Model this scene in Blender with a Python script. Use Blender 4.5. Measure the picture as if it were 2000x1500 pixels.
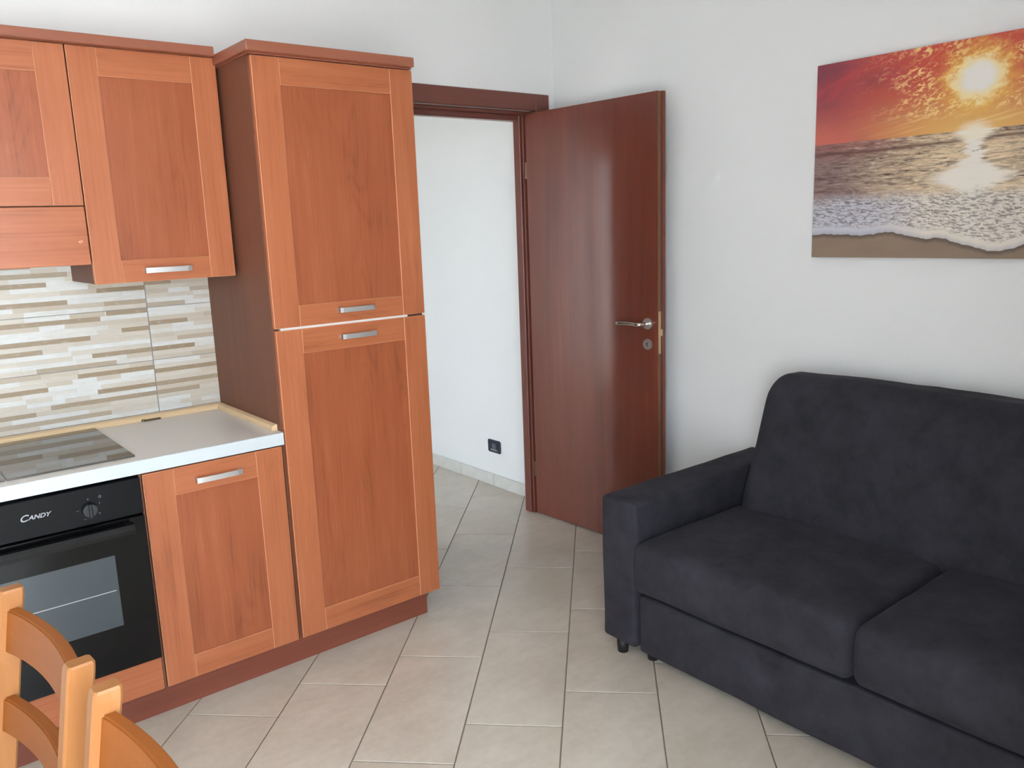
import bpy, bmesh, math, random
from mathutils import Vector, Matrix
random.seed(7)
for o in list(bpy.data.objects):
    bpy.data.objects.remove(o)
scene = bpy.context.scene
COL = scene.collection

# ------------------------------------------------------------------ camera
CAM = dict(loc=(-1.7064, -2.6267, 1.5412), yaw=0.6781, pitch=-0.1917, roll=-0.0360, f=1610.8)
def make_camera():
    y, p, r = CAM['yaw'], CAM['pitch'], CAM['roll']
    fw = Vector((math.sin(y)*math.cos(p), math.cos(y)*math.cos(p), math.sin(p)))
    ri = Vector((math.cos(y), -math.sin(y), 0)); up = ri.cross(fw)
    c, s = math.cos(r), math.sin(r)
    R2 = c*ri + s*up; U2 = -s*ri + c*up
    m = Matrix((R2, U2, -fw)).transposed().to_4x4(); m.translation = Vector(CAM['loc'])
    cd = bpy.data.cameras.new('camera'); cd.sensor_width = 36; cd.lens = 36*CAM['f']/2000; cd.clip_start = .02
    co = bpy.data.objects.new('camera', cd); co.matrix_world = m; COL.objects.link(co); scene.camera = co
make_camera()

# ------------------------------------------------------------------ sky, window portals, exposure
WIN1 = dict(x0=-2.75, x1=-1.0, z0=0.0, z1=2.35)      # balcony door behind the camera
WIN2 = dict(y0=1.5, y1=2.3, z0=0.0, z1=2.1)        # balcony door of the hall
YB, XL, HXL, HYE, ZC = -2.62, -3.25, -1.3, 3.3, 2.75  # back wall, left wall, hall left wall, hall end, ceiling
WT = .42                                             # thickness of outer walls
w = bpy.data.worlds.new('sky'); scene.world = w; w.use_nodes = True
bg = w.node_tree.nodes['Background']; bg.inputs[0].default_value = (.80, .90, 1.0, 1); bg.inputs[1].default_value = 7.2
def portal(name, loc, rot, sx, sy):
    d = bpy.data.lights.new(name, 'AREA'); d.shape = 'RECTANGLE'; d.size = sx; d.size_y = sy
    d.cycles.is_portal = True
    o = bpy.data.objects.new(name, d); o.location = loc; o.rotation_euler = rot; COL.objects.link(o)
portal('window_portal', ((WIN1['x0']+WIN1['x1'])/2, YB-WT-.02, (WIN1['z0']+WIN1['z1'])/2), (math.pi/2, 0, 0), WIN1['x1']-WIN1['x0'], WIN1['z1']-WIN1['z0'])
portal('window_portal', (HXL-WT-.02, (WIN2['y0']+WIN2['y1'])/2, (WIN2['z0']+WIN2['z1'])/2), (0, -math.pi/2, 0), WIN2['z1']-WIN2['z0'], WIN2['y1']-WIN2['y0'])
sd = bpy.data.lights.new('sun', 'SUN'); sd.energy = 46; sd.color = (1, .97, .93); sd.angle = .009   # stands behind the house, lights the ground outside
so_ = bpy.data.objects.new('sun', sd); so_.rotation_euler = (math.radians(-32), math.radians(16), 0); COL.objects.link(so_)
vs = scene.view_settings
vs.view_transform = 'Standard'; vs.look = 'None'; vs.gamma = 1; vs.use_curve_mapping = False; vs.exposure = 1.03

# ------------------------------------------------------------------ node helpers
def lin(c):
    return tuple((v/255/12.92 if v/255 <= .04045 else ((v/255+.055)/1.055)**2.4) for v in c) + (1,)
class S:
    """a float socket with arithmetic"""
    def __init__(s, nb, sock): s.nb, s.k = nb, sock
    def _o(s, op, b=None, rev=False, c=None):
        n = s.nb.nt.nodes.new('ShaderNodeMath'); n.operation = op
        a_, b_ = (b, s) if rev else (s, b)
        for i, v in enumerate((a_, b_, c)):
            if v is None: continue
            if isinstance(v, S): s.nb.nt.links.new(v.k, n.inputs[i])
            else: n.inputs[i].default_value = v
        return S(s.nb, n.outputs[0])
    def __add__(s, b): return s._o('ADD', b)
    __radd__ = __add__
    def __sub__(s, b): return s._o('SUBTRACT', b)
    def __rsub__(s, b): return s._o('SUBTRACT', b, True)
    def __mul__(s, b): return s._o('MULTIPLY', b)
    __rmul__ = __mul__
    def __truediv__(s, b): return s._o('DIVIDE', b)
    def __rtruediv__(s, b): return s._o('DIVIDE', b, True)
    def pow(s, b): return s._o('POWER', b)
    def sin(s): return s._o('SINE')
    def abs(s): return s._o('ABSOLUTE')
    def exp(s): return s._o('EXPONENT')
    def sqrt(s): return s._o('SQRT')
    def min(s, b): return s._o('MINIMUM', b)
    def max(s, b): return s._o('MAXIMUM', b)
    def sat(s): return s.max(0.0).min(1.0)
    def step(s, a, b):
        n = s.nb.nt.nodes.new('ShaderNodeMapRange'); n.interpolation_type = 'SMOOTHSTEP'
        s.nb.nt.links.new(s.k, n.inputs[0])
        for i, v in ((1, a), (2, b)):
            if isinstance(v, S): s.nb.nt.links.new(v.k, n.inputs[i])
            else: n.inputs[i].default_value = v
        return S(s.nb, n.outputs[0])
class NB:
    def __init__(s, name):
        s.m = bpy.data.materials.new(name); s.m.use_nodes = True; s.nt = s.m.node_tree
        s.b = s.nt.nodes['Principled BSDF']
    def set(s, **kw):
        for k, v in kw.items():
            i = s.b.inputs[k.replace('_', ' ')]
            if isinstance(v, S): s.nt.links.new(v.k, i)
            elif hasattr(v, 'is_output'): s.nt.links.new(v, i)
            else: i.default_value = v
        return s.m
    def obj(s): return s.nt.nodes.new('ShaderNodeTexCoord').outputs['Object']
    def rnd(s): return S(s, s.nt.nodes.new('ShaderNodeObjectInfo').outputs['Random'])
    def attr(s, name):
        n = s.nt.nodes.new('ShaderNodeAttribute'); n.attribute_name = name; return S(s, n.outputs['Fac'])
    def xyz(s, v):
        n = s.nt.nodes.new('ShaderNodeSeparateXYZ'); s.nt.links.new(v, n.inputs[0]); return [S(s, o) for o in n.outputs]
    def vec(s, x, y, z):
        n = s.nt.nodes.new('ShaderNodeCombineXYZ')
        for i, v in enumerate((x, y, z)):
            if isinstance(v, S): s.nt.links.new(v.k, n.inputs[i])
            else: n.inputs[i].default_value = v
        return n.outputs[0]
    def noise(s, v, scale=1, detail=3, rough=.5, dist=0):
        n = s.nt.nodes.new('ShaderNodeTexNoise'); s.nt.links.new(v, n.inputs['Vector'])
        n.inputs['Scale'].default_value = scale; n.inputs['Detail'].default_value = detail
        n.inputs['Roughness'].default_value = rough; n.inputs['Distortion'].default_value = dist
        return S(s, n.outputs[0])
    def mix(s, f, a, b):
        n = s.nt.nodes.new('ShaderNodeMix'); n.data_type = 'RGBA'
        for i, v in ((0, f), (6, a), (7, b)):
            if isinstance(v, S): s.nt.links.new(v.k, n.inputs[i])
            elif hasattr(v, 'is_output'): s.nt.links.new(v, n.inputs[i])
            else: n.inputs[i].default_value = v
        return n.outputs[2]
    def bump(s, h, strength=.2, dist=.01):
        n = s.nt.nodes.new('ShaderNodeBump'); s.nt.links.new(h.k, n.inputs['Height'])
        n.inputs['Strength'].default_value = strength; n.inputs['Distance'].default_value = dist
        s.nt.links.new(n.outputs[0], s.b.inputs['Normal'])

# ------------------------------------------------------------------ materials
def plain(name, rgb, rough=.5, metal=0, **kw):
    nb = NB(name); return nb.set(Base_Color=lin(rgb), Roughness=rough, Metallic=metal, **kw)
def m_wall():
    nb = NB('white_wall_paint'); v = nb.obj(); n = nb.noise(v, 60, 4); big = nb.noise(v, 1.3, 2)
    nb.bump(n, .08, .004)
    return nb.set(Base_Color=nb.mix(big, lin((235, 236, 235)), lin((241, 242, 242))), Roughness=.55)
def wood(name, dark, mid, light, axis='z', rough=.36, fine=1., figure=.5, coat=0., scale=1., spec=.5):
    nb = NB(name); x, y, z = nb.xyz(nb.obj()); r = nb.rnd()*37.
    if axis == 'z': a, b, l = x, y, z
    elif axis == 'x': a, b, l = z, y, x
    else: a, b, l = x, z, y
    A = a*scale; B = b*scale; L = l*scale
    warp = nb.noise(nb.vec(A*5.+r, B*5., L*1.1), 1, 2, .5)
    ring = ((warp*120. + A*8.).sin()*.5+.5).pow(3.); rmask = nb.noise(nb.vec(A*9.-r, B*9., L*1.5+r), 1, 2, .5).step(.42, .62)
    fib = nb.noise(nb.vec(A*150.+r, B*150., L*4.), 1, 4, .6)
    med = nb.noise(nb.vec(A*24.+r, B*24., L*1.6+r), 1, 4, .55)
    blot = nb.noise(nb.vec(A*5.+r, B*5., L*2.4-r), 1, 3, .5)
    t = (med.step(.2, .85)*.36 - ring*rmask*.13*figure + (fib-.5)*.8*fine + (blot-.5)*.5 + .34).sat()
    c = nb.mix(t.step(0., .5), lin(dark), lin(mid)); c = nb.mix(t.step(.45, 1.), c, lin(light))
    nb.bump(fib, .04, .002)
    return nb.set(Base_Color=c, Roughness=rough, Coat_Weight=coat, Coat_Roughness=.12, Specular_IOR_Level=spec)
M = {}
M['wall'] = m_wall()
M['ceiling'] = plain('white_ceiling_paint', (238, 238, 236), .7)
M['grout'] = plain('floor_grout', (126, 117, 106), .85)
CH = ((142, 78, 48), (177, 103, 66), (193, 120, 82))
M['cherry_v'] = wood('cherry_wood_upright', *CH)
M['cherry_h'] = wood('cherry_wood_lengthwise', *CH, axis='x')
M['cherry_panel'] = wood('cherry_wood_panel', (126, 65, 39), (160, 87, 54), (177, 104, 68), figure=1.)
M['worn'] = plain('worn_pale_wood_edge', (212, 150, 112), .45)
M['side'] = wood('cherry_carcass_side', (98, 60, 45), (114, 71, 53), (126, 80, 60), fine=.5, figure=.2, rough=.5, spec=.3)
M['plinth'] = wood('reddish_brown_plinth', (108, 56, 42), (128, 69, 52), (142, 81, 63), axis='x', fine=.6, figure=.3)
M['cornice'] = wood('cornice_wood', (128, 74, 54), (150, 90, 68), (164, 102, 78), axis='x', fine=.5, figure=.2)
M['mahogany'] = wood('dark_mahogany_veneer', (80, 36, 26), (114, 57, 42), (142, 78, 58), rough=.34, fine=.5, figure=.15, coat=.3, scale=.7)
M['mahogany_h'] = wood('dark_mahogany_frame_head', (94, 48, 39), (113, 60, 49), (127, 72, 58), axis='x', rough=.35, fine=.4, figure=.1, coat=.2)
M['mahogany_v'] = wood('dark_mahogany_frame_post', (94, 48, 39), (113, 60, 49), (127, 72, 58), rough=.35, fine=.4, figure=.1, coat=.2)
M['beech'] = wood('orange_varnished_beech', (146, 92, 48), (158, 104, 58), (168, 115, 69), fine=.5, figure=.1, rough=.4, spec=.35)
M['beech_slat'] = wood('orange_varnished_beech_slat', (128, 70, 25), (143, 80, 30), (156, 91, 38), axis='y', fine=.4, figure=.1, rough=.45, spec=.25)
M['trim'] = wood('pale_beige_worktop_trim', (212, 180, 136), (226, 196, 154), (234, 208, 170), axis='x', fine=.5, figure=.1, rough=.45)
M['counter'] = None
def m_counter():
    nb = NB('pale_grey_laminate'); n = nb.noise(nb.obj(), 220, 3)
    return nb.set(Base_Color=nb.mix(n, lin((222, 217, 211)), lin((230, 226, 221))), Roughness=.3)
M['counter'] = m_counter()
M['counter_edge'] = plain('white_edge_band', (204, 211, 213), .4)
M['steel'] = plain('brushed_steel', (204, 202, 199), .48, .9)
M['chrome'] = plain('satin_nickel', (208, 203, 197), .3, .75)
M['brass'] = plain('pale_brass', (216, 194, 158), .42, .6)
M['bronze'] = plain('dull_bronze', (112, 98, 76), .45, .8)
M['gap_white'] = plain('pale_grey_strip', (226, 220, 216), .5)
M['dark_gap'] = plain('dark_gap', (46, 24, 18), .7)
M['black_enamel'] = plain('black_enamel', (13, 14, 17), .42, Specular_IOR_Level=.16)
M['black_glass'] = plain('black_oven_glass', (11, 11, 13), .1, Specular_IOR_Level=.3)
M['black_plastic'] = plain('black_plastic', (28, 30, 34), .45)
M['grey_print'] = plain('silver_print', (172, 174, 178), .5)
M['dim_print'] = plain('dim_grey_print', (112, 114, 118), .5)
M['rubber'] = plain('black_rubber_foot', (24, 24, 27), .55)
M['white_plastic'] = plain('white_window_frame', (236, 236, 234), .4)
M['ground'] = plain('outdoor_paving', (166, 165, 163), .9)
M['oven_inside'] = plain('oven_window_grey', (66, 74, 78), .16, Coat_Weight=.3)
M['rack'] = plain('oven_rack_wire', (172, 176, 178), .35, .6)
M['glass_lid'] = plain('smoked_glass', (88, 82, 75), .04, IOR=1.75)
M['scratch'] = plain('bare_chipped_wood', (232, 184, 138), .6)
M['socket_dark'] = plain('anthracite_socket_plastic', (44, 50, 60), .4)
M['socket_grey'] = plain('grey_socket_module', (88, 94, 104), .4)
def m_pane():
    m = bpy.data.materials.new('window_glass'); m.use_nodes = True; nt = m.node_tree; nt.nodes.clear()
    o = nt.nodes.new('ShaderNodeOutputMaterial'); mx = nt.nodes.new('ShaderNodeMixShader'); mx.inputs[0].default_value = .06
    t = nt.nodes.new('ShaderNodeBsdfTransparent'); g = nt.nodes.new('ShaderNodeBsdfGlossy'); g.inputs['Roughness'].default_value = .02
    nt.links.new(t.outputs[0], mx.inputs[1]); nt.links.new(g.outputs[0], mx.inputs[2]); nt.links.new(mx.outputs[0], o.inputs[0]); return m
M['pane'] = m_pane()
def m_floor_tile():
    nb = NB('beige_stoneware_tile'); x, y, z = nb.xyz(nb.obj()); r = nb.rnd()
    v = nb.vec(x+r*31., y-r*17., r*9.)
    big = nb.noise(v, 3.2, 4, .6); fine = nb.noise(v, 38, 5, .65); str_ = nb.noise(nb.vec(x*9.+r*31., y*26., r*5.), 1, 4, .6)
    t = (big*.65+fine*.3+str_*.3-.12).sat()
    c = nb.mix(t.step(.25, .75), lin((194, 183, 168)), lin((219, 210, 196)))
    c = nb.mix(r*.28, c, lin((198, 188, 170)))
    nb.bump(fine, .04, .002)
    return nb.set(Base_Color=c, Roughness=(.24+fine*.14))
M['floor_tile'] = m_floor_tile()
def m_skirting():
    nb = NB('pale_skirting_tile'); v = nb.obj(); n = nb.noise(v, 14, 5, .6)
    return nb.set(Base_Color=nb.mix(n.step(.3, .7), lin((210, 208, 201)), lin((220, 218, 212))), Roughness=.35)
M['skirting'] = m_skirting()
def m_strips():
    nb = NB('split_stone_wall_tile'); x, y, z = nb.xyz(nb.obj()); t = nb.attr('tone'); u = nb.attr('vary')
    f1 = nb.noise(nb.vec(x*40.+u*90., u*50., z*160.), 1, 5, .65); f2 = nb.noise(nb.vec(x*9.+u*70., u*30., z*60.), 1, 3, .5)
    c = nb.mix(t.step(0., .33), lin((217, 219, 216)), lin((206, 199, 186)))
    c = nb.mix(t.step(.33, .66), c, lin((192, 179, 160))); c = nb.mix(t.step(.66, 1.), c, lin((150, 129, 101)))
    c = nb.mix(((f1-.5)*.9+(f2-.5)*.8+.25).sat()*.7, c, lin((168, 152, 130)))
    c = nb.mix((f1-.56).sat()*1.6, c, lin((226, 224, 218)))
    nb.bump(f1, .25, .002)
    return nb.set(Base_Color=c, Roughness=.42)
M['strips'] = m_strips()
def m_suede():
    nb = NB('charcoal_navy_microfibre'); v = nb.obj(); x, y, z = nb.xyz(v)
    n1 = nb.noise(v, 5.5, 5, .62, .4); n2 = nb.noise(v, 28, 4, .6); f = nb.noise(v, 420, 2)
    n3 = nb.noise(v, 11, 5, .7, .3); t = (n1.step(.3, .75)*.35+n3.step(.3, .75)*.35+(n2-.5)*.6+(f-.5)*.4+.15).sat()
    c = nb.mix(t, lin((37, 37, 41)), lin((62, 60, 68)))
    nb.bump(f, .12, .002)
    return nb.set(Base_Color=c, Roughness=.92, Sheen_Weight=.16, Sheen_Roughness=.4, Sheen_Tint=lin((120, 118, 128)), Specular_IOR_Level=.2)
M['suede'] = m_suede()
M['seam'] = plain('dark_seam_piping', (28, 28, 34), .9)
def m_sunset():
    nb = NB('sunset_beach_print'); X, Y, Z = nb.xyz(nb.obj()); u = Y*-1.; v = Z
    su, sv = .563, .571
    du = u-su; dv = v-sv; d = (du*du + dv*dv*1.3).sqrt(); left = du.abs(); h = v-.41
    N = lambda a, b, c, det=3, ro=.55, di=0.: nb.noise(nb.vec(a, b, c), 1, det, ro, di)
    # sky: dusky crimson at the left, red-orange towards the sun, salmon and yellow along the horizon
    sky = nb.mix(left.step(.62, .1), lin((152, 66, 80)), lin((208, 84, 66)))
    sky = nb.mix(N(u*4.+v*2., v*11.-u*2., 1., 4, .6).step(.42, .7)*d.step(.15, .45)*.7, sky, lin((126, 62, 78)))
    sky = nb.mix(N(u*5., v*16.-u*4., 8., 4, .6).step(.5, .7)*.5, sky, lin((206, 74, 72)))
    hor = (h*h*-95.).exp()
    sky = nb.mix(hor*left.step(.15, .6)*.8, sky, lin((224, 124, 100)))
    sky = nb.mix((h*h*-90.).exp()*left.step(.5, .03)*.85, sky, lin((240, 196, 112)))
    st = N(u*3.-v*5., v*80.-u*14., 3.).step(.55, .68)
    sky = nb.mix(st*h.step(.0, .02)*h.step(.15, .06)*left.step(.45, .1)*.55, sky, lin((255, 228, 160)))
    rx = u*.94+v*.34; ry = v*.94-u*.34
    fl = N(rx*42., ry*85., 7., 3, .6, .9); grp = N(rx*6., ry*11., 2., 3, .55)
    msk = fl.step(.47, .6)*grp.step(.4, .56)*h.step(.03, .08)*d.step(.46, .22)
    msk = msk*(1.-(du.step(-.12, .02)*dv.step(.06, .1)*.8))
    fc = nb.mix(d.step(.42, .14), lin((238, 140, 116)), lin((255, 226, 150)))
    sky = nb.mix(msk*.9, sky, fc)
    wob_ = (N(u*26., v*30., 4., 4, .65, .5)-.5)*.11
    glow = d+wob_
    sky = nb.mix(glow.step(.16, .05)*.75, sky, lin((252, 206, 92)))
    sky = nb.mix((d+wob_*1.2).step(.1, .06)*.75, sky, lin((255, 240, 190)))
    sky = nb.mix((d+wob_*.35).step(.07, .035), sky, lin((246, 240, 232)))
    # sea
    dep = (.455-v).max(.02)
    w1 = N(u*5./(dep+.1), 2.2/(dep+.035), 5., 4, .62, .6)
    w2 = N(u*17.-v*10., v*130., 9., 4, .62, .7)
    w3 = N(u*7., v*60., 15., 3, .6, .5)
    sea = nb.mix(left.step(.5, .08), lin((150, 122, 118)), lin((232, 206, 170)))
    sea = nb.mix(v.step(.33, .4)*left.step(.06, .35)*.75, sea, lin((158, 100, 96)))
    sea = nb.mix((w2.step(.46, .62)*.55+w3.step(.5, .64)*.5).sat()*v.step(.2, .26), sea, lin((92, 66, 62)))
    sea = nb.mix(w1.step(.55, .68)*.55, sea, lin((98, 70, 66)))
    gl = N(u*22.-v*8., v*120., 13., 4, .62, .5).step(.52, .66)
    sea = nb.mix(gl*left.step(.62, .06)*.75, sea, lin((252, 236, 206)))
    bw = v-.3735-((u-.3).max(0.)*.03)+(N(u*9., 0., 19.)-.5)*.012
    sea = nb.mix((bw*bw*-26000.).exp()*.8*left.step(.01, .07), sea, lin((104, 68, 60)))
    path = (du + (w2-.5)*.12 + (w3-.5)*.06).abs()
    wid = .026 + ((v-.262)*(v-.262)*-900.).exp()*.10 + ((v-.405)*(v-.405)*-2500.).exp()*.03
    sea = nb.mix(path.step(wid*1.35, wid*.6)*.95, sea, lin((248, 240, 228)))
    pic = nb.mix(v.step(.4085, .4115), sea, sky)
    # sun glare straddling the horizon
    gd = (du*du*1.2+(v-.405)*(v-.405)*3.).sqrt()
    pic = nb.mix((gd+wob_*.3).step(.075, .02)*.9, pic, lin((252, 240, 216)))
    # foam
    edge = .083-((u-.36).max(0.)*.2)+((u-.66).max(0.)*.5)+(N(u*9., 0., 21., 3)-.5)*.05
    ft = .215+(N(u*14., v*9., 17., 4)-.5)*.09
    h1 = N(u*46.+v*22., v*165.+u*6., 23., 4, .66, .8); h2 = N(u*11., v*30., 27., 3, .55)
    foam = nb.mix(du.step(-.36, -.1)*.9+(h2-.5)*.5, lin((206, 206, 216)), lin((238, 228, 214)))
    lip = (v-edge).step(.018, .04)
    foam = nb.mix(h1.step(.45, .6)*lip*(.45+h2*.7), foam, lin((112, 101, 100)))
    lipn = (v-edge)/.03
    foam = nb.mix((1.-lip)*lipn.step(.7, .0)*.45, foam, lin((150, 152, 168)))
    pic = nb.mix((v-ft).step(.025, -.025)*.95, pic, foam)
    # sand
    g = N(u*190., v*190., 31., 3, .6); g2 = N(u*8., v*20., 33.)
    sand = nb.mix(g*.6+g2*.4, lin((126, 106, 90)), lin((164, 142, 120)))
    sand = nb.mix((v-edge).step(-.02, -.002)*.75, sand, lin((84, 72, 66)))
    pic = nb.mix((v-edge).step(.0015, -.0015), pic, sand)
    return nb.set(Base_Color=pic, Roughness=.6)
M['sunset'] = m_sunset()

# ------------------------------------------------------------------ object helpers
WLOC = {}
def tag(o, label=None, cat=None, group=None, kind=None):
    if label: o['label'] = label
    if cat: o['category'] = cat
    if group: o['group'] = group
    if kind: o['kind'] = kind
    return o
def thing(name, loc, label, cat, group=None):
    o = bpy.data.objects.new(name, None); o.location = loc; o.empty_display_size = .1; COL.objects.link(o)
    WLOC[o.name] = Vector(loc); return tag(o, label, cat, group)
def put(name, bm, mat, parent=None, smooth=False, origin=None, label=None):
    """link a bmesh given in world coordinates as one object; its origin sits at its centre (or origin)"""
    me = bpy.data.meshes.new(name)
    if origin is None:
        lo = Vector([min(v.co[i] for v in bm.verts) for i in range(3)]); hi = Vector([max(v.co[i] for v in bm.verts) for i in range(3)])
        origin = (lo+hi)/2 if parent else Vector(((lo.x+hi.x)/2, (lo.y+hi.y)/2, lo.z))
    origin = Vector(origin)
    bmesh.ops.translate(bm, verts=bm.verts, vec=-origin)
    if smooth:
        for f in bm.faces: f.smooth = True
    bm.to_mesh(me); bm.free()
    o = bpy.data.objects.new(name, me); COL.objects.link(o)
    for m_ in (mat if isinstance(mat, (list, tuple)) else [mat]): me.materials.append(m_)
    WLOC[o.name] = origin
    if parent is not None:
        o.parent = parent; o.location = origin - WLOC[parent.name]
    else: o.location = origin
    if label: o['label'] = label
    return o
def bx(bm, x0, x1, y0, y1, z0, z1, bev=0, seg=1):
    vs_ = [bm.verts.new(p) for p in ((x0,y0,z0),(x1,y0,z0),(x1,y1,z0),(x0,y1,z0),(x0,y0,z1),(x1,y0,z1),(x1,y1,z1),(x0,y1,z1))]
    fs = [bm.faces.new([vs_[i] for i in q]) for q in ((3,2,1,0),(4,5,6,7),(0,1,5,4),(1,2,6,5),(2,3,7,6),(3,0,4,7))]
    if bev:
        es = list({e for f in fs for e in f.edges})
        bmesh.ops.bevel(bm, geom=es, offset=bev, segments=seg, profile=.5, affect='EDGES')
    return bm
def box(name, x0, x1, y0, y1, z0, z1, mat, parent=None, bev=0, seg=1, **kw):
    return put(name, bx(bmesh.new(), x0, x1, y0, y1, z0, z1, bev, seg), mat, parent, **kw)
def cyl(bm, p0, p1, r, n=24, r2=None):
    p0 = Vector(p0); p1 = Vector(p1); d = (p1-p0); q = d.to_track_quat('Z', 'Y')
    A = []; B = []
    for i in range(n):
        a = 2*math.pi*i/n; c = Vector((math.cos(a), math.sin(a), 0))
        A.append(bm.verts.new(p0+q@(c*r))); B.append(bm.verts.new(p1+q@(c*(r2 if r2 is not None else r))))
    bm.faces.new(A[::-1]); bm.faces.new(B)
    for i in range(n): bm.faces.new((A[i], A[(i+1)%n], B[(i+1)%n], B[i]))
    return bm
def sweep(bm, pts, ring, closed_ring=True):
    """ring(i) -> list of points; bridge successive rings"""
    R = [[bm.verts.new(p) for p in ring(i)] for i in range(pts)]
    n = len(R[0])
    for a, b in zip(R, R[1:]):
        for i in range(n): bm.faces.new((a[i], a[(i+1)%n], b[(i+1)%n], b[i]))
    bm.faces.new(R[0][::-1]); bm.faces.new(R[-1]); bmesh.ops.recalc_face_normals(bm, faces=bm.faces); return bm
def tube(bm, pts, r, n=14, flat=1.):
    pts = [Vector(p) for p in pts]
    def ring(i):
        t = (pts[min(i+1, len(pts)-1)]-pts[max(i-1, 0)]).normalized(); s = t.cross(Vector((0,0,1))).normalized(); u_ = s.cross(t)
        return [pts[i]+s*math.cos(2*math.pi*k/n)*r*flat+u_*math.sin(2*math.pi*k/n)*r for k in range(n)]
    return sweep(bm, len(pts), ring)
def roundbox(x0, x1, y0, y1, z0, z1, r, flat=10, cs=4, fn=None):
    """box with round edges on a dense grid; fn(p, c) moves each point (c: -1..1 coordinates)"""
    bm = bmesh.new(); lo = (x0, y0, z0); hi = (x1, y1, z1)
    rr = r if isinstance(r, (tuple, list)) else (r, r, r)
    def axis(i):
        a, b, q = lo[i], hi[i], rr[i]
        c = [a+q*(1-math.cos(math.pi/2*k/cs))*1.0 for k in range(cs)]
        m_ = [a+q+(b-a-2*q)*k/flat for k in range(flat+1)]
        e = [b-q*(1-math.cos(math.pi/2*k/cs)) for k in range(cs)][::-1]
        return c+m_+e
    ax = [axis(i) for i in range(3)]; cache = {}
    def vert(p):
        key = tuple(round(c, 6) for c in p)
        if key in cache: return cache[key]
        q = Vector([min(max(p[i], lo[i]+rr[i]), hi[i]-rr[i]) for i in range(3)]); d = Vector(p)-q
        e = Vector([d[i]/rr[i] if rr[i] > 0 else 0 for i in range(3)])
        if e.length > 1e-9:
            m_ = max(abs(c) for c in e); e = e.normalized()*m_ if False else e/ max(e.length, 1e-9)
            q = q+Vector([e[i]*rr[i] for i in range(3)])
        if fn:
            c = [2*(q[i]-lo[i])/(hi[i]-lo[i])-1 for i in range(3)]; q = fn(q, c)
        cache[key] = bm.verts.new(q); return cache[key]
    for i in range(3):
        j, k = (i+1)%3, (i+2)%3
        for side, val in ((0, lo[i]), (1, hi[i])):
            for a in range(len(ax[j])-1):
                for b in range(len(ax[k])-1):
                    def P(u_, v_):
                        p = [0,0,0]; p[i] = val; p[j] = ax[j][u_]; p[k] = ax[k][v_]; return p
                    q = [vert(P(a,b)), vert(P(a+1,b)), vert(P(a+1,b+1)), vert(P(a,b+1))]
                    if len(set(q)) < 4: continue
                    bm.faces.new(q if side else q[::-1])
    return bm
from mathutils import noise as mn
def wob(p, s, amp): return mn.noise(Vector(p)*s)*amp

# ------------------------------------------------------------------ room shell
D, DH = .592, .68        # kitchen wall: room face, hall face
XW, XH = 1.2208, 1.185   # sofa wall, hall right wall
DX0, DX1, DZ = .215, 1.09, 2.085   # rough door opening
def struct(name, bm, mat, label): return tag(put(name, bm, mat), label, None, None, 'structure')
floor = struct('floor', bx(bmesh.new(), XL-WT, XW+WT, YB-WT, HYE+.2, -.12, -.002), M['grout'], 'floor of beige stoneware tiles laid diagonally with dark joints')
struct('ceiling', bx(bmesh.new(), XL-WT, XW+WT, YB-WT, HYE+.2, ZC, ZC+.15), M['ceiling'], 'plain white ceiling above the room')
b = bmesh.new()
bx(b, XL-WT, DX0, D, DH, 0, ZC); bx(b, DX1, XW, D, DH, 0, ZC); bx(b, DX0, DX1, D, DH, DZ, ZC)
wall_back = struct('wall_back', b, M['wall'], 'white wall behind the kitchen units with the doorway')
struct('wall_right', bx(bmesh.new(), XW, XW+WT, YB-WT, D+.05, 0, ZC), M['wall'], 'white wall behind the dark sofa')
struct('wall_left', bx(bmesh.new(), XL-WT, XL, YB-WT, D, 0, ZC), M['wall'], 'white wall left of the kitchen')
b = bmesh.new(); W1 = WIN1
bx(b, XL, W1['x0'], YB-WT, YB, 0, ZC); bx(b, W1['x1'], XW, YB-WT, YB, 0, ZC); bx(b, W1['x0'], W1['x1'], YB-WT, YB, W1['z1'], ZC)
struct('wall_front', b, M['wall'], 'white window wall opposite the kitchen')
struct('wall_hall_right', bx(bmesh.new(), XH, XW+WT, DH, HYE, 0, ZC), M['wall'], 'white hall wall seen through the open doorway')
struct('wall_hall_end', bx(bmesh.new(), HXL-WT, XW+WT, HYE, HYE+.2, 0, ZC), M['wall'], 'white end wall of the hall')
b = bmesh.new(); W2 = WIN2
bx(b, HXL-WT, HXL, DH, W2['y0'], 0, ZC); bx(b, HXL-WT, HXL, W2['y1'], HYE, 0, ZC); bx(b, HXL-WT, HXL, W2['y0'], W2['y1'], W2['z1'], ZC)
struct('wall_hall_left', b, M['wall'], 'white hall wall with a balcony door')
struct('ground', bx(bmesh.new(), -30, 30, -30, 30, -.6, -.5), M['ground'], 'paved ground outside the windows')
def window(name, axis, c, a0, a1, z0, z1, label):
    def bb(bm, p0, p1, q0, q1, zz0, zz1):
        return bx(bm, p0, p1, q0, q1, zz0, zz1) if axis == 'x' else bx(bm, q0, q1, p0, p1, zz0, zz1)
    fr = bmesh.new(); t = .06; mid = (a0+a1)/2
    for p in ((a0, a0+t), (a1-t, a1), (mid-t*.8, mid+t*.8)): bb(fr, p[0], p[1], c-.03, c+.03, z0, z1)
    bb(fr, a0, a1, c-.03, c+.03, z1-t, z1); bb(fr, a0, a1, c-.03, c+.03, z0, z0+t*1.4)
    o = struct(name, fr, M['white_plastic'], label)
    for p in ((a0+t, mid-t*.8), (mid+t*.8, a1-t)):
        put('pane', bb(bmesh.new(), p[0], p[1], c-.004, c+.004, z0+t*1.4, z1-t), M['pane'], o)
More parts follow.
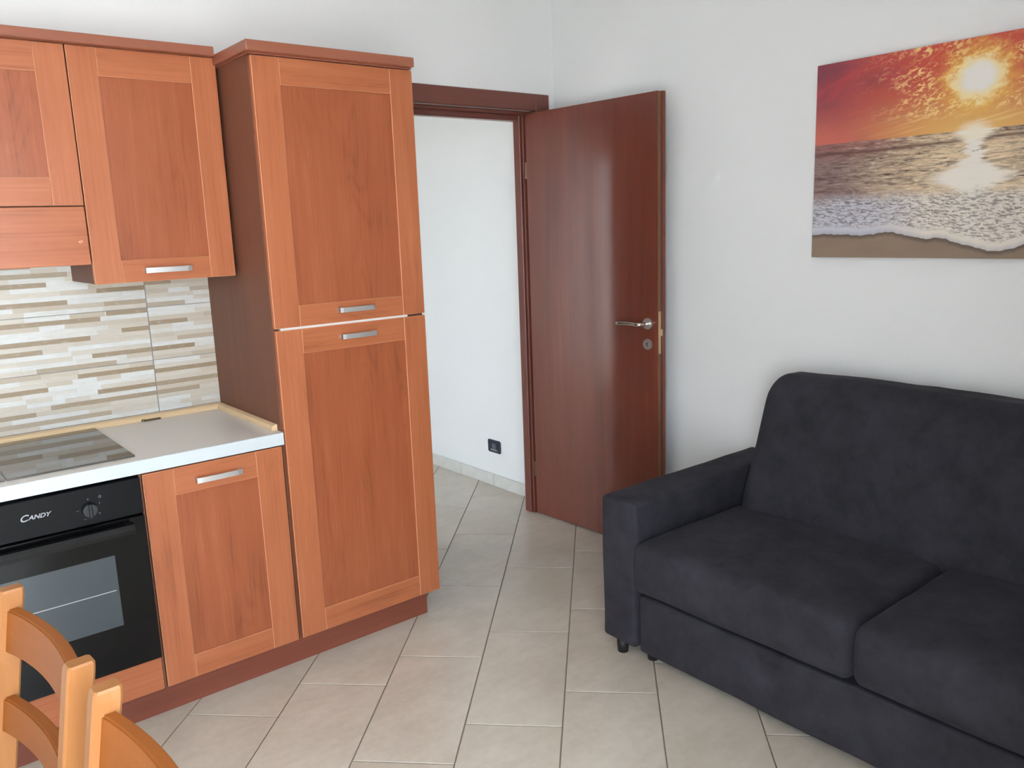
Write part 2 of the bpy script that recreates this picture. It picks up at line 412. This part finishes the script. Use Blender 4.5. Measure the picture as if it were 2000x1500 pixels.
window('window_1', 'x', YB-.2, W1['x0'], W1['x1'], 0, W1['z1'], 'white framed balcony door in the window wall')
window('window_2', 'y', HXL-.2, W2['y0'], W2['y1'], 0, W2['z1'], 'white framed balcony door in the hall')

# floor tiles, 45 degrees, third bond
def floor_tiles():
    e1 = Vector((math.cos(math.radians(45)), math.sin(math.radians(45)))); e2 = Vector((e1.y, -e1.x))
    PL, PW, G = .6025, .3073, .0042
    X0, X1, Y0, Y1 = XL, XW, YB, HYE
    def clip(poly):
        for ax, val, sg in ((0, X0, 1), (0, X1, -1), (1, Y0, 1), (1, Y1, -1)):
            out = []
            for i in range(len(poly)):
                a, c = poly[i], poly[(i+1) % len(poly)]
                ia, ic = (a[ax]-val)*sg >= 0, (c[ax]-val)*sg >= 0
                if ia: out.append(a)
                if ia != ic:
                    t = (val-a[ax])/(c[ax]-a[ax]); out.append(a+(c-a)*t)
            poly = out
            if len(poly) < 3: return []
        return poly
    def prism(poly, name):
        bm = bmesh.new(); f = bm.faces.new([bm.verts.new((p.x, p.y, -.002)) for p in poly])
        if f.normal.z < 0 or True: bmesh.ops.recalc_face_normals(bm, faces=bm.faces)
        bm.normal_update()
        if bm.faces[:][0].normal.z < 0: bmesh.ops.reverse_faces(bm, faces=bm.faces)
        g = bmesh.ops.extrude_face_region(bm, geom=bm.faces[:])
        top = [v for v in g['geom'] if isinstance(v, bmesh.types.BMVert)]
        bmesh.ops.translate(bm, verts=top, vec=(0, 0, .002))
        bmesh.ops.recalc_face_normals(bm, faces=bm.faces)
        tf = [f for f in bm.faces if f.normal.z > .9]
        bmesh.ops.bevel(bm, geom=[e for f in tf for e in f.edges], offset=.0011, segments=1, affect='EDGES')
        me = bpy.data.meshes.new(name); bm.to_mesh(me); bm.free(); me.materials.append(M['floor_tile']); return me
    full = None
    for k in range(-16, 17):
        a2 = .2135 + k*PW               # row k lies between a2 - PW and a2
        off = .2585 + k*.1975
        for n in range(-14, 15):
            a1 = off + n*PL
            q = [e1*(a1+G/2)+e2*(a2-PW+G/2), e1*(a1+PL-G/2)+e2*(a2-PW+G/2), e1*(a1+PL-G/2)+e2*(a2-G/2), e1*(a1+G/2)+e2*(a2-G/2)]
            c = (q[0]+q[2])/2; p = clip(q)
            if len(p) < 3: continue
            if c.y > D+.35 and c.x < HXL-.3: continue
            area = abs(sum(p[i].x*p[(i+1)%len(p)].y-p[(i+1)%len(p)].x*p[i].y for i in range(len(p))))/2
            if area < .0008: continue
            isfull = len(p) == 4 and area > PL*PW*.96
            if isfull:
                if full is None: full = prism([v-c for v in q], 'floor_tile')
                me = full; org = c
            else:
                org = sum(p, Vector((0, 0)))/len(p); me = prism([v-org for v in p], 'floor_tile')
            o = bpy.data.objects.new('floor_tile', me); COL.objects.link(o); o.parent = floor
            o.location = Vector((org.x, org.y, 0))-WLOC[floor.name]
floor_tiles()

# skirting tiles
def skirting(name, x, y0, y1, joints, label):
    base = tag(put(name, bx(bmesh.new(), x-.004, x, y0, y1, 0, .068), M['grout']), label, None, None, 'structure')
    js = [y0]+[j for j in joints if y0 < j < y1]+[y1]
    for a, c in zip(js, js[1:]): box('skirting_tile', x-.011, x-.004, a+.0016, c-.0016, 0, .072, M['skirting'], base, .0015)
skirting('baseboard_hall', XH, DH+.02, HYE, [1.16+.335*i for i in range(-1, 7)], 'pale tiled skirting along the hall wall')
skirting('baseboard_right', XW, YB, D-.03, [.4-.335*i for i in range(12)], 'pale tiled skirting along the sofa wall')

# split-stone wall tiles between worktop and wall cabinets
BROWN = [(1,-1.350,-.999,.8),(3,-1.346,-1.238,.9),(4,-.832,-.675,.85),(4,-1.190,-.841,.9),(6,-.832,-.610,.9),(6,-1.035,-.839,1),(8,-1.335,-1.191,1),(9,-.831,-.607,.95),
 (10,-1.093,-.838,1),(11,-1.328,-1.209,.75),(12,-.691,-.609,.75),(12,-1.218,-.960,.85),(14,-1.038,-.835,.95),(14,-.830,-.676,1),(16,-.737,-.606,.8),(16,-1.316,-1.192,.95),
 (18,-1.312,-1.036,1),(19,-.930,-.836,.95),(20,-.829,-.693,.95),(21,-.631,-.607,.75),(22,-1.305,-.996,.95),(23,-1.093,-.979,.7),(23,-.975,-.837,.95),(24,-.832,-.695,.8),
 (25,-.977,-.837,.85),(25,-1.211,-.977,.6),(26,-1.295,-1.094,.95),(27,-.673,-.608,.75),(28,-.997,-.837,1),(29,-.829,-.739,.9),(30,-1.287,-1.152,.95),(32,-1.282,-1.083,.85)]
def wall_tiles():
    z0, ph, nr = .8925, .1967, 12; rh = ph/nr
    cols = [(-.8315, -.6005), (-1.4325, -.8355), (-1.8325, -1.4365)]
    for xa, xb in cols:
        for tr in range(-1, 4):
            bm = bmesh.new(); tn = bm.faces.layers.float.new('tone'); vr = bm.faces.layers.float.new('vary')
            for r_ in range(nr):
                row = tr*nr+r_
                if row < -1 or row > 45: continue
                segs = []
                for (br, a, c, t) in BROWN:
                    if br == row and c > xa+.01 and a < xb-.01:
                        if a < -1.27: a = xa
                        a = max(a, xa) if a-xa > .012 else xa; c = min(c, xb) if xb-c > .012 else xb
                        if all(c <= s[0]+.001 or a >= s[1]-.001 for s in segs): segs.append((a, c, t))
                segs.sort(); cur = xa; full = []
                def fill(a, c):
                    while c-a > .004:
                        L_ = random.choice((.08, .12, .17, .24)); e_ = min(a+L_, c)
                        if c-e_ < .05: e_ = c
                        far = xa < -1.435 or row > 33 or row < 0
                        full.append((a, e_, random.choice((0, 0, 0, .12, .3, .33, .42, .52)+((.9, .95) if far else ())))); a = e_
                for s in segs: fill(cur, s[0]); full.append(s); cur = s[1]
                fill(cur, xb)
                za, zb = z0+tr*ph+.0013+(ph-.0026)/nr*r_, z0+tr*ph+.0013+(ph-.0026)/nr*(r_+1)
                for (a, c, t) in full:
                    pr = random.uniform(.0062, .0078) - (.0006 if t > .7 else 0); n0 = len(bm.faces)
                    bx(bm, a+.0001, c-.0001, D-pr, D-.0005, za, zb-.0001); bm.faces.ensure_lookup_table(); q = random.random()
                    for f in bm.faces[n0:]: f[tn] = t; f[vr] = q
            if len(bm.verts): put('wall_tile', bm, M['strips'], wall_back)
            else: bm.free()
    g = box('tile_grout', -1.8325, -.6005, D-.0052, D, .86, 1.64, plain('grey_tile_grout', (142, 140, 138), .8), wall_back)
wall_tiles()

# ------------------------------------------------------------------ door and frame
def door():
    # frame: architraves on the wall, rebate, stop
    fr = tag(put('trim_1', bx(bmesh.new(), 1.0885, 1.176, D-.016, D, 0, 2.163, .003), M['mahogany_v']), 'dark mahogany door frame around the open doorway', None, None, 'structure')
    box('architrave', .13, .2165, D-.016, D, 0, 2.163, M['mahogany_v'], fr, .003)
    box('architrave_head', .2165, 1.0885, D-.016, D, 2.083, 2.163, M['mahogany_h'], fr, .003)
    for (xa, xb, xs) in ((1.072, 1.0885, 1.03), (.2165, .233, .275)):
        box('rebate', min(xa, xb), max(xa, xb), D+.045, D+.05, 0, 2.083, M['mahogany_v'], fr, .002)
        box('seal_strip', *((1.040, 1.0885) if xs > .6 else (.2165, .265)), D+.031, D+.045, 0, 2.083, M['mahogany_v'], fr, .003, 2)
        a, c = (1.03, 1.0885) if xs > .6 else (.2165, .275)
        box('door_stop', a, c, D+.05, DH+.012, 0, 2.083, M['mahogany_v'], fr, .004)
        box('rebate_back', *((1.0865, 1.0895) if xs > .6 else (.2155, .2185)), D-.004, D+.05, 0, 2.083, M['mahogany_v'], fr)
    box('rebate_head', .233, 1.072, D+.026, D+.05, 2.066, 2.083, M['mahogany_h'], fr, .002)
    box('stop_head', .275, 1.03, D+.05, DH+.012, 2.04, 2.083, M['mahogany_h'], fr, .004)
    box('architrave_hall', 1.0885, XH-.012, DH, DH+.014, .0, 2.163, M['mahogany_v'], fr, .002)
    # leaf in local coordinates: s along the leaf from the hinge, t thickness (away from camera), z
    h = Vector((1.0445, .612)); g = Vector((1.0874, -.2055)); d = (g-h).normalized(); n = Vector((-d.y, d.x))
    if n.x < 0: n = -n
    Lw, T = .83, .040
    def W(s, t, z): p = h+d*s+n*t; return Vector((p.x, p.y, z))
    def lb(bm, s0, s1, t0, t1, z0, z1, bev=0):
        vs_ = [bm.verts.new(W(*q)) for q in ((s0,t0,z0),(s1,t0,z0),(s1,t1,z0),(s0,t1,z0),(s0,t0,z1),(s1,t0,z1),(s1,t1,z1),(s0,t1,z1))]
        fs = [bm.faces.new([vs_[i] for i in q]) for q in ((3,2,1,0),(4,5,6,7),(0,1,5,4),(1,2,6,5),(2,3,7,6),(3,0,4,7))]
        if bev: bmesh.ops.bevel(bm, geom=list({e for f in fs for e in f.edges}), offset=bev, segments=2, affect='EDGES')
        bmesh.ops.recalc_face_normals(bm, faces=bm.faces); return bm
    leaf = tag(put('door_1', lb(bmesh.new(), 0, Lw-.012, 0, T*.55, .006, 2.0705, .0015), M['mahogany']), 'dark mahogany veneered door leaf standing open against the sofa wall', None, None, 'structure')
    put('rebated_edge', lb(bmesh.new(), .008, Lw, T*.55, T, .006, 2.0705, .001), M['mahogany'], leaf)
    put('edge_band', lb(bmesh.new(), Lw-.012, Lw-.0112, .002, T*.55-.001, .008, 2.069), plain('olive_brown_edge_band', (122, 92, 66), .4), leaf)
    sp = put('strike_plate', lb(bmesh.new(), Lw-.0112, Lw-.0092, .003, T*.55-.003, .947, 1.137), M['brass'], leaf)
    put('latch_bolt', lb(bmesh.new(), Lw-.0092, Lw+.001, .008, T*.55-.004, 1.028, 1.058, .001), M['brass'], sp)
    hs, hz = .762, 1.080
    bm = bmesh.new(); cyl(bm, W(hs, 0, hz), W(hs, -.008, hz), .026, 32, .0245)
    hd = put('door_handle', bm, M['chrome'], leaf)
    c = []
    for i in range(7): c.append(W(hs, -.006-.034*i/6, hz))
    for i in range(1, 7):
        a = math.pi/2*i/6; c.append(W(hs-.016*(1-math.cos(a)), -.040-.016*math.sin(a)+.0, hz))
    for i in range(1, 12): c.append(W(hs-.016-.115*i/11, -.056+.004*math.sin(i/11*3.1), hz+.002*math.sin(i/11*3.1)))
    for i in range(1, 5): c.append(W(hs-.131-.006*i/4, -.056+.012*(i/4)**2, hz))
    put('lever', tube(bmesh.new(), c, .0095, 16), plain('polished_nickel', (214, 208, 200), .2, 1.), hd, True)
    bm = bmesh.new(); cyl(bm, W(hs, 0, .987), W(hs, -.007, .987), .025, 32, .0235)
    ke = put('key_rosette', bm, M['chrome'], leaf)
    bm = bmesh.new(); cyl(bm, W(hs, -.0065, .990), W(hs, -.0075, .990), .004, 12); lb(bm, hs-.0018, hs+.0018, -.0075, -.0065, .978, .990)
    put('keyhole', bm, M['black_plastic'], ke)
    for z in (.25, 1.80):
        bm = bmesh.new(); cyl(bm, W(-.006, .004, z-.04), W(-.006, .004, z+.04), .006, 12); put('hinge', bm, M['bronze'], leaf)
door()

# ------------------------------------------------------------------ kitchen
def handle(parent, xc, z, y, w_=.128):
    """flat bow handle: a gently arched bar on two posts"""
    n = 12
    def ring(i):
        t = i/(n-1); x = xc-w_/2+w_*t; bow = .0025*math.sin(math.pi*t); yy = y-.024-bow
        if i in (0, n-1): yy += .0015
        hh = .0085
        return [Vector((x, yy, z-hh)), Vector((x, yy, z+hh)), Vector((x, yy+.007, z+hh)), Vector((x, yy+.007, z-hh))]
    bm = sweep(bmesh.new(), n, ring)
    bx(bm, xc-w_/2, xc-w_/2+.009, y-.022, y+.0005, z-.0075, z+.0075); bx(bm, xc+w_/2-.009, xc+w_/2, y-.022, y+.0005, z-.0075, z+.0075)
    put('handle', bm, M['steel'], parent, label='brushed steel bow handle')
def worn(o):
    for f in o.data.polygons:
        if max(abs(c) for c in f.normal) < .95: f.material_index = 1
def framed_door(parent, x0, x1, z0, z1, y, st=.068, rt=.068, rb=.068, hz=None, hx=None, t=.02, hw=.149):
    """shaker door: door = recessed panel, children stiles, rails and handle"""
    p = box('door', x0+st-.006, x1-st+.006, y+.006, y+t-.002, z0+rb-.006, z1-rt+.006, M['cherry_panel'], parent)
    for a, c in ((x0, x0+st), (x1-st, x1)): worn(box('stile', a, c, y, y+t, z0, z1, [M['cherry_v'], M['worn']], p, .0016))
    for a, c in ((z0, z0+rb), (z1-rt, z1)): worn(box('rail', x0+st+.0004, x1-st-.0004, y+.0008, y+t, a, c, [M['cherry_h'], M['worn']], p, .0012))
    if hz: handle(p, hx if hx is not None else (x0+x1)/2, hz, y, hw)
    return p
# tall fridge cabinet
tc = thing('tall_cabinet', (-.3, .3, 0), 'tall cherry wood cabinet with two framed doors beside the doorway', 'cabinet')
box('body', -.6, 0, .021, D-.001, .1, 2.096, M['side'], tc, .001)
b = bmesh.new(); bx(b, -.622, -.008, -.032, D-.001, 2.098, 2.131, .004, 2)
put('cornice', b, M['cornice'], tc)
box('cornice_shadow_strip', -.606, -.006, -.006, D-.001, 2.094, 2.098, M['cornice'], tc)
framed_door(tc, -.597, -.001, 1.2232, 2.092, 0, .093, .085, .072, 1.2665, -.294, hw=.137)
framed_door(tc, -.595, -.001, .106, 1.2152, 0, .093, .085, .085, 1.173, -.292, hw=.137)
box('gap_strip', -.575, -.075, .006, .0205, 1.2148, 1.2236, M['gap_white'], tc)
# base cabinet
bc = thing('base_cabinet', (-.835, .3, 0), 'low cherry wood cabinet with one framed door right of the oven', 'cabinet')
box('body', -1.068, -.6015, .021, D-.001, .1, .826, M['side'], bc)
framed_door(bc, -1.066, -.611, .106, .822, 0, .093, .088, .078, .772, -.835)
# oven housing and oven
oc = thing('oven_cabinet', (-1.37, .3, 0), 'cherry wood housing around the built-in black oven', 'cabinet')
b = bmesh.new(); bx(b, -1.684, -1.667, .0, D-.001, .1, .826); bx(b, -1.0755, -1.0695, .002, D-.001, .1, .826); bx(b, -1.667, -1.0755, .021, D-.001, .1, .118); bx(b, -1.667, -1.0755, D-.02, D-.001, .118, .826)
put('body', b, M['side'], oc)
box('filler_panel', -1.666, -1.0765, 0, .02, .106, .2205, M['cherry_h'], oc, .001)
ov = thing('oven', (-1.37, .25, .222), 'black built-in oven with glass door below the glass lid', 'oven')
OX0, OX1 = -1.665, -1.0765
box('body', OX0+.02, OX1-.02, .02, D-.06, .228, .81, M['black_enamel'], ov)
cp = box('control_panel', OX0, OX1, -.012, .02, .7065, .8205, M['black_enamel'], ov, .002)
od = box('oven_door', OX0, OX1, -.016, .018, .2225, .7015, M['black_glass'], ov, .002)
box('window', -1.57, -1.175, -.0168, -.0158, .369, .597, M['oven_inside'], od)
for z in (.486,): box('rack_bar', -1.555, -1.183, -.0172, -.0166, z-.0012, z+.0012, M['rack'], od)
# bar handle of the oven door
b = bmesh.new()
def ring(i):
    x = OX0+.03+(OX1-.04-OX0-.03)*i/9
    return [Vector((x, -.058, .664)), Vector((x, -.060, .676)), Vector((x, -.050, .690)), Vector((x, -.036, .692)), Vector((x, -.040, .680)), Vector((x, -.046, .666))]
sweep(b, 10, ring)
hb = put('handle_bar', b, plain('gloss_black_bar', (10, 11, 14), .22), od)
for x in (OX0+.04, OX1-.05): box('handle_post', x-.012, x+.012, -.044, -.0155, .664, .688, M['black_plastic'], hb, .003)
b = bmesh.new(); cyl(b, (-1.226, -.0115, .755), (-1.226, -.030, .755), .0225, 32, .0195)
kb = put('knob', b, M['black_plastic'], cp)
box('knob_grip', -1.2305, -1.2215, -.042, -.0295, .734, .776, M['black_plastic'], kb, .003, 2)
def ringmark(cx, cz, r0, r1):
    bm = bmesh.new(); n = 20; A = []; B = []
    for i in range(n):
        a = 2*math.pi*i/n; A.append(bm.verts.new((cx+r0*math.cos(a), -.0125, cz+r0*math.sin(a)))); B.append(bm.verts.new((cx+r1*math.cos(a), -.0125, cz+r1*math.sin(a))))
    for i in range(n): bm.faces.new((A[i], A[(i+1)%n], B[(i+1)%n], B[i]))
    return put('pilot_ring', bm, M['dim_print'], cp)
ringmark(-1.193, .7875, .0024, .0042)
for (x, z, a, c) in ((-1.226, .7865, .0025, .0022), (-1.257, .757, .004, .0008), (-1.196, .768, .0014, .0032), (-1.199, .7355, .0034, .0007), (-1.199, .7385, .0034, .0007), (-1.240, .727, .0035, .0008)):
    box('dial_mark', x-a*.8, x+a*.8, -.0126, -.0119, z-c*.8, z+c*.8, M['dim_print'], cp)
def lettering():
    def glyphs(body, size, x, z, shear, sx=1.):
        cu = bpy.data.curves.new('lettering', 'FONT'); cu.body = body; cu.size = size; cu.shear = shear; cu.extrude = .0002; cu.offset = .0004
        o = bpy.data.objects.new('lettering', cu); COL.objects.link(o); bpy.context.view_layer.update()
        me = bpy.data.meshes.new_from_object(o.evaluated_get(bpy.context.evaluated_depsgraph_get()))
        wd = max(v.co.x for v in me.vertices)
        bpy.data.objects.remove(o)
        for v in me.vertices: v.co = Vector((x+v.co.x*sx, -.0124-v.co.z, z+v.co.y))
        return me, wd*sx
    bm = bmesh.new(); m1, w1 = glyphs('C', .0265, -1.4065, .7605, .35, 1.1); bm.from_mesh(m1)
    m2, _ = glyphs('ANDY', .0175, -1.4065+w1-.0035, .7625, .35, 1.12); bm.from_mesh(m2)
    put('lettering', bm, M['grey_print'], cp)
lettering()
# plinth
b = bx(bmesh.new(), -1.684, -.04, .044, .06, 0, .099); bx(b, -.056, -.04, .06, D-.01, 0, .099)
tag(put('kitchen_plinth', b, M['plinth']), 'reddish brown plinth board along the foot of the kitchen units', 'plinth')
# worktop
wt = thing('worktop', (-1.15, .3, .828), 'pale grey laminate worktop with white front edge', 'worktop')
box('slab', -1.70, -.6012, .0035, D-.0085, .828, .870, M['counter'], wt)
box('front_edge', -1.70, -.6015, -.004, .0035, .8278, .8702, M['counter_edge'], wt, .0015, 2)
def trimbar(name, pts):
    bm = bmesh.new()
    def ring(i):
        p, n_ = pts[i]; n_ = Vector(n_)
        prof = ((0, .0002), (.021, .0002), (.021, .011), (.0165, .0175), (.004, .0215), (0, .0215))
        return [Vector((p[0], p[1], .870+z))+n_*a for a, z in prof]
    sweep(bm, 2, ring); return put(name, bm, M['trim'], wt)
trimbar('upstand_trim', [((-1.70, D-.0085), (0, -1, 0)), ((-.6015, D-.0085), (-1, -1, 0))])
trimbar('upstand_trim', [((-.6015, D-.0085), (-1, -1, 0)), ((-.6015, .045), (-1, 0, 0))])
b = bx(bmesh.new(), -.905, -.84, .552, .561, .8702, .876, .001); cyl(b, (-.902, .5565, .8702), (-.902, .5565, .878), .006, 12)
put('lid_hinge', b, M['bronze'], wt)
GL = 'smoked glass hob lid panels on worktop'
gl = box('glass_lid', -1.4125, -1.0655, .055, .5605, .8703, .8763, M['glass_lid'], None, .001)
tag(gl, 'smoked glass lid panel lying on the worktop right above the oven', 'glass lid', GL)
gl = box('glass_lid', -1.69, -1.4165, .055, .5605, .8703, .8763, M['glass_lid'], None, .001)
tag(gl, 'smoked glass lid panel at the left picture edge, beyond the joint', 'glass lid', GL)
# wall cabinets
YU = .259
wc = thing('wall_cabinet', (-.84, .42, 1.397), 'cherry wood wall cabinet with framed door and steel handle above the worktop', 'cabinet')
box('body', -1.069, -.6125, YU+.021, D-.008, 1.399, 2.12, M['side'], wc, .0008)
framed_door(wc, -1.0685, -.613, 1.3972, 2.121, YU, .085, .085, .072, 1.4335, -.842)
hc = thing('hood_cabinet', (-1.37, .42, 1.461), 'cherry wood wall cabinet with plain hood flap at the left picture edge', 'cabinet')
box('body', -1.671, -1.0705, YU+.021, D-.008, 1.475, 2.12, M['side'], hc, .0008)
framed_door(hc, -1.670, -1.0725, 1.6455, 2.121, YU, .085, .085, .085)
fl = box('hood_flap', -1.670, -1.0725, YU, YU+.02, 1.4615, 1.6415, M['cherry_h'], hc, .0016)
box('hood_underside', -1.665, -1.078, YU+.03, D-.01, 1.468, 1.475, M['steel'], hc)
for (x, z, a) in ((-1.0985, 1.5335, .0045), (-1.093, 1.5365, .003), (-1.090, 1.5335, .0028), (-1.0955, 1.5295, .002)):
    bm = bmesh.new(); bm.faces.new([bm.verts.new((x+a*math.cos(k*1.0472)*random.uniform(.6, 1.1), YU-.0003, z+a*.7*math.sin(k*1.0472)*random.uniform(.5, 1.1))) for k in range(6)])
    put('paint_chip', bm, M['scratch'], fl)
b = bx(bmesh.new(), -1.68, -.6235, YU-.03, D-.0085, 2.1225, 2.153, .004, 2)
tag(put('wall_cabinet_cornice', b, M['cornice']), 'reddish brown cornice board on top of the two wall cabinets', 'cornice')

# ------------------------------------------------------------------ sofa
SX0, SX1, SY0, SY1 = .288, 1.19, -.63, -2.545
so = thing('sofa', ((SX0+SX1)/2, (SY0+SY1)/2, 0), 'charcoal navy microfibre two-seat sofa against the white wall', 'sofa')
def arm(y0, y1):
    def fn(p, c): return Vector((p.x+wob(p, 5, .006), p.y+wob(p+Vector((9,0,0)), 5, .005), p.z+wob(p+Vector((0,7,0)), 6, .005)*(1 if c[2] > -.5 else .3)))
    return roundbox(SX0, SX1, y0, y1, .05, .585, (.014, .016, .016), 14, 3, fn)
for (a, c) in ((SY0-.162, SY0), (SY1, SY1+.162)): 
    ao = put('arm', arm(a, c), M['suede'], so, True)
    ys = a if c == SY0 else c
    tb = bmesh.new(); tube(tb, [(SX0+.003, ys+(.006 if c == SY0 else -.006), z) for z in (.06, .2, .35, .5, .572)], .0035, 8); put('seam', tb, M['seam'], ao, True)
IY0, IY1 = SY0-.166, SY1+.166
mid = (IY0+IY1)/2
bf = put('base', roundbox(SX0+.014, SX1-.06, IY1, IY0, .038, .252, .012, 12, 3, lambda p, c: Vector((p.x+wob(p, 4, .006), p.y, p.z+wob(p, 6, .003)))), M['suede'], so, True)
def seat(y0, y1):
    def fn(p, c):
        fx = 1-abs(c[0])**4; fy = 1-abs(c[1])**4
        up = .022*fx*fy if c[2] > 0 else 0
        if c[2] < -.55: p = Vector((p.x-(.006 if c[0] < -.8 else 0)*min(1, (-c[2]-.55)/.45), p.y, p.z))
        out = -.012*(1-c[2]**2)*(1-abs(c[1])**6)*(1 if c[0] < -.5 else 0)
        return Vector((p.x+out+wob(p, 6, .005), p.y+(.006*(1-c[2]**2)*c[1]), p.z+up+wob(p*1.0+Vector((3, 1, 0)), 5, .008)*(1 if c[2] > -.5 else .4)))
    return roundbox(SX0-.012, .90, y0, y1, .268, .447, (.04, .028, .036), 16, 5, fn)
put('seat_cushion', seat(mid+.003, IY0+.006), M['suede'], so, True)
put('seat_cushion', seat(IY1-.006, mid-.003), M['suede'], so, True)
def back(y0, y1):
    z0, z1 = .36, .945
    def fn(p, c):
        t = (p.z-.454)/(.93-.454); fr = (1-c[0])/2
        x = p.x + fr*(.165*t) + (-.018*(1-c[1]**2)*(1-c[2]**2))*fr
        y = p.y - c[1]*.030*max(0, (p.z-.5)/.45)
        seam = math.exp(-((p.y-(-1.41))/.02)**2)
        z = p.z + wob(p, 3.5, .008) + .006*seam*(c[2] > .6)
        return Vector((x+wob(p+Vector((5, 0, 0)), 4.5, .008), y, z))
    return roundbox(.832, 1.185, y0, y1, z0, z1, (.11, .075, .10), 22, 7, fn)
put('backrest', back(IY1-.002, IY0+.002), M['suede'], so, True)
for (x, y) in ((.318, -.704), (.355, -.815), (1.12, -.70), (.318, SY1+.075), (.355, SY1+.19), (1.12, SY1+.075)):
    b = bmesh.new(); cyl(b, (x, y, 0), (x, y, .056), .019, 20, .023); put('foot', b, M['rubber'], so, True)

# ------------------------------------------------------------------ picture, socket
PX, PY, PZ, PW_, PH_ = XW-.0255, -.877, 1.376, 1.10, .693
b = bx(bmesh.new(), PX, XW-.0005, PY-PW_, PY, PZ, PZ+PH_, .0012)
pic = put('canvas_picture', b, M['sunset'], None, origin=(PX, PY, PZ))
tag(pic, 'unframed canvas print of a red sunset over foaming sea on the sofa wall', 'picture')
ws = thing('wall_socket', (XH, 1.146, .245), 'black electrical socket low on the hall wall', 'socket')
sk = put('plate', roundbox(XH-.009, XH, 1.086, 1.206, .206, .284, (.004, .012, .012), 6, 4), M['socket_dark'], ws, True)
box('module', XH-.0115, XH-.008, 1.104, 1.178, .221, .268, M['socket_dark'], ws, .001)
box('socket_face', XH-.0135, XH-.011, 1.122, 1.160, .226, .264, M['socket_grey'], ws, .001)
box('shutter_bar', XH-.0145, XH-.011, 1.108, 1.172, .2225, .2285, plain('light_grey_plastic', (150, 154, 160), .4), ws)

# ------------------------------------------------------------------ chairs
def chair(label):
    """local: back posts along y (left post at y=0 towards the kitchen), sitter faces -x, base at z=0"""
    t = thing('dining_chair', (0, 0, 0), label, 'chair', 'dining chairs in the lower left corner')
    Wd, Ht, lean = .397, .902, .17
    def px(z): return lean*max(0, z-.45) - lean*(.902-.45)     # x of the post centre, 0 at the top
    O = (0, 0, 0)
    def P(name, bm, m_, par=t, sm=False): 
        o = put(name, bm, m_, par, sm, origin=O); return o
    for y in (0, -Wd):
        def ring(i, y=y):
            zs = (0, .2, .45, .6, .75, .885, .898, .902); z = zs[i]; k = 1 if i < 6 else (.96, .86)[i-6]; a, c = .021*k, .0155*k
            r_ = .004
            pts = [(-a+r_, -c), (a-r_, -c), (a, -c+r_), (a, c-r_), (a-r_, c), (-a+r_, c), (-a, c-r_), (-a, -c+r_)]
            return [Vector((px(z)+q[0], y+q[1], z)) for q in pts]
        P('post', sweep(bmesh.new(), 8, ring), M['beech'])
    for (z0, z1) in ((.784, .866), (.632, .698)):
        def ring(i, z0=z0, z1=z1):
            n = 20; s = i/n; y = -.014-(Wd-.028)*s; sag = .022*(1-(2*s-1)**2)
            out = []
            for (th, zz) in ((-.008, z0), (-.008, z1), (.013, z1), (.013, z0)):
                arch = .0 if zz == z1 else .004*(1-(2*s-1)**2)
                out.append(Vector((px(zz)+sag+th, y, zz+arch)))
            return out
        b_ = sweep(bmesh.new(), 21, ring)
        es = [e for e in b_.edges if abs(e.verts[0].co.y-e.verts[1].co.y) > .005]
        bmesh.ops.bevel(b_, geom=es, offset=.003, segments=2, affect='EDGES')
        P('backrest_slat', b_, M['beech_slat'])
    xb = px(.45)
    b_ = roundbox(xb-.42, xb+.012, -Wd-.012, .012, .435, .465, (.012, .012, .012), 6, 3); P('seat', b_, M['beech_slat'])
    for y in (0, -Wd):
        P('leg', bx(bmesh.new(), xb-.405, xb-.37, y-.0175, y+.0175, 0, .436, .004), M['beech'])
        P('side_stretcher', bx(bmesh.new(), xb-.37, xb-.02, y-.009, y+.009, .20, .235, .003), M['beech'])
    P('front_rail', bx(bmesh.new(), xb-.398, xb-.378, -Wd+.017, -.017, .385, .434, .002), M['beech'])
    P('back_rail', bx(bmesh.new(), xb-.010, xb+.010, -Wd+.015, -.015, .385, .434, .002), M['beech'])
    return t
def copy_tree(o, parent=None):
    c = o.copy(); COL.objects.link(c); c.parent = parent
    for ch in list(o.children): copy_tree(ch, c)
    return c
c1 = chair('orange beech dining chair in front of the oven, nearest to it')
c2 = copy_tree(c1); c2['label'] = 'orange beech dining chair cut off by the bottom picture edge'
for o, loc, rz in ((c1, (-1.537, -.888, 0), math.radians(5)), (c2, (-1.489, -1.388, 0), math.radians(1.5))):
    o.location = loc; o.rotation_euler = (0, 0, rz)
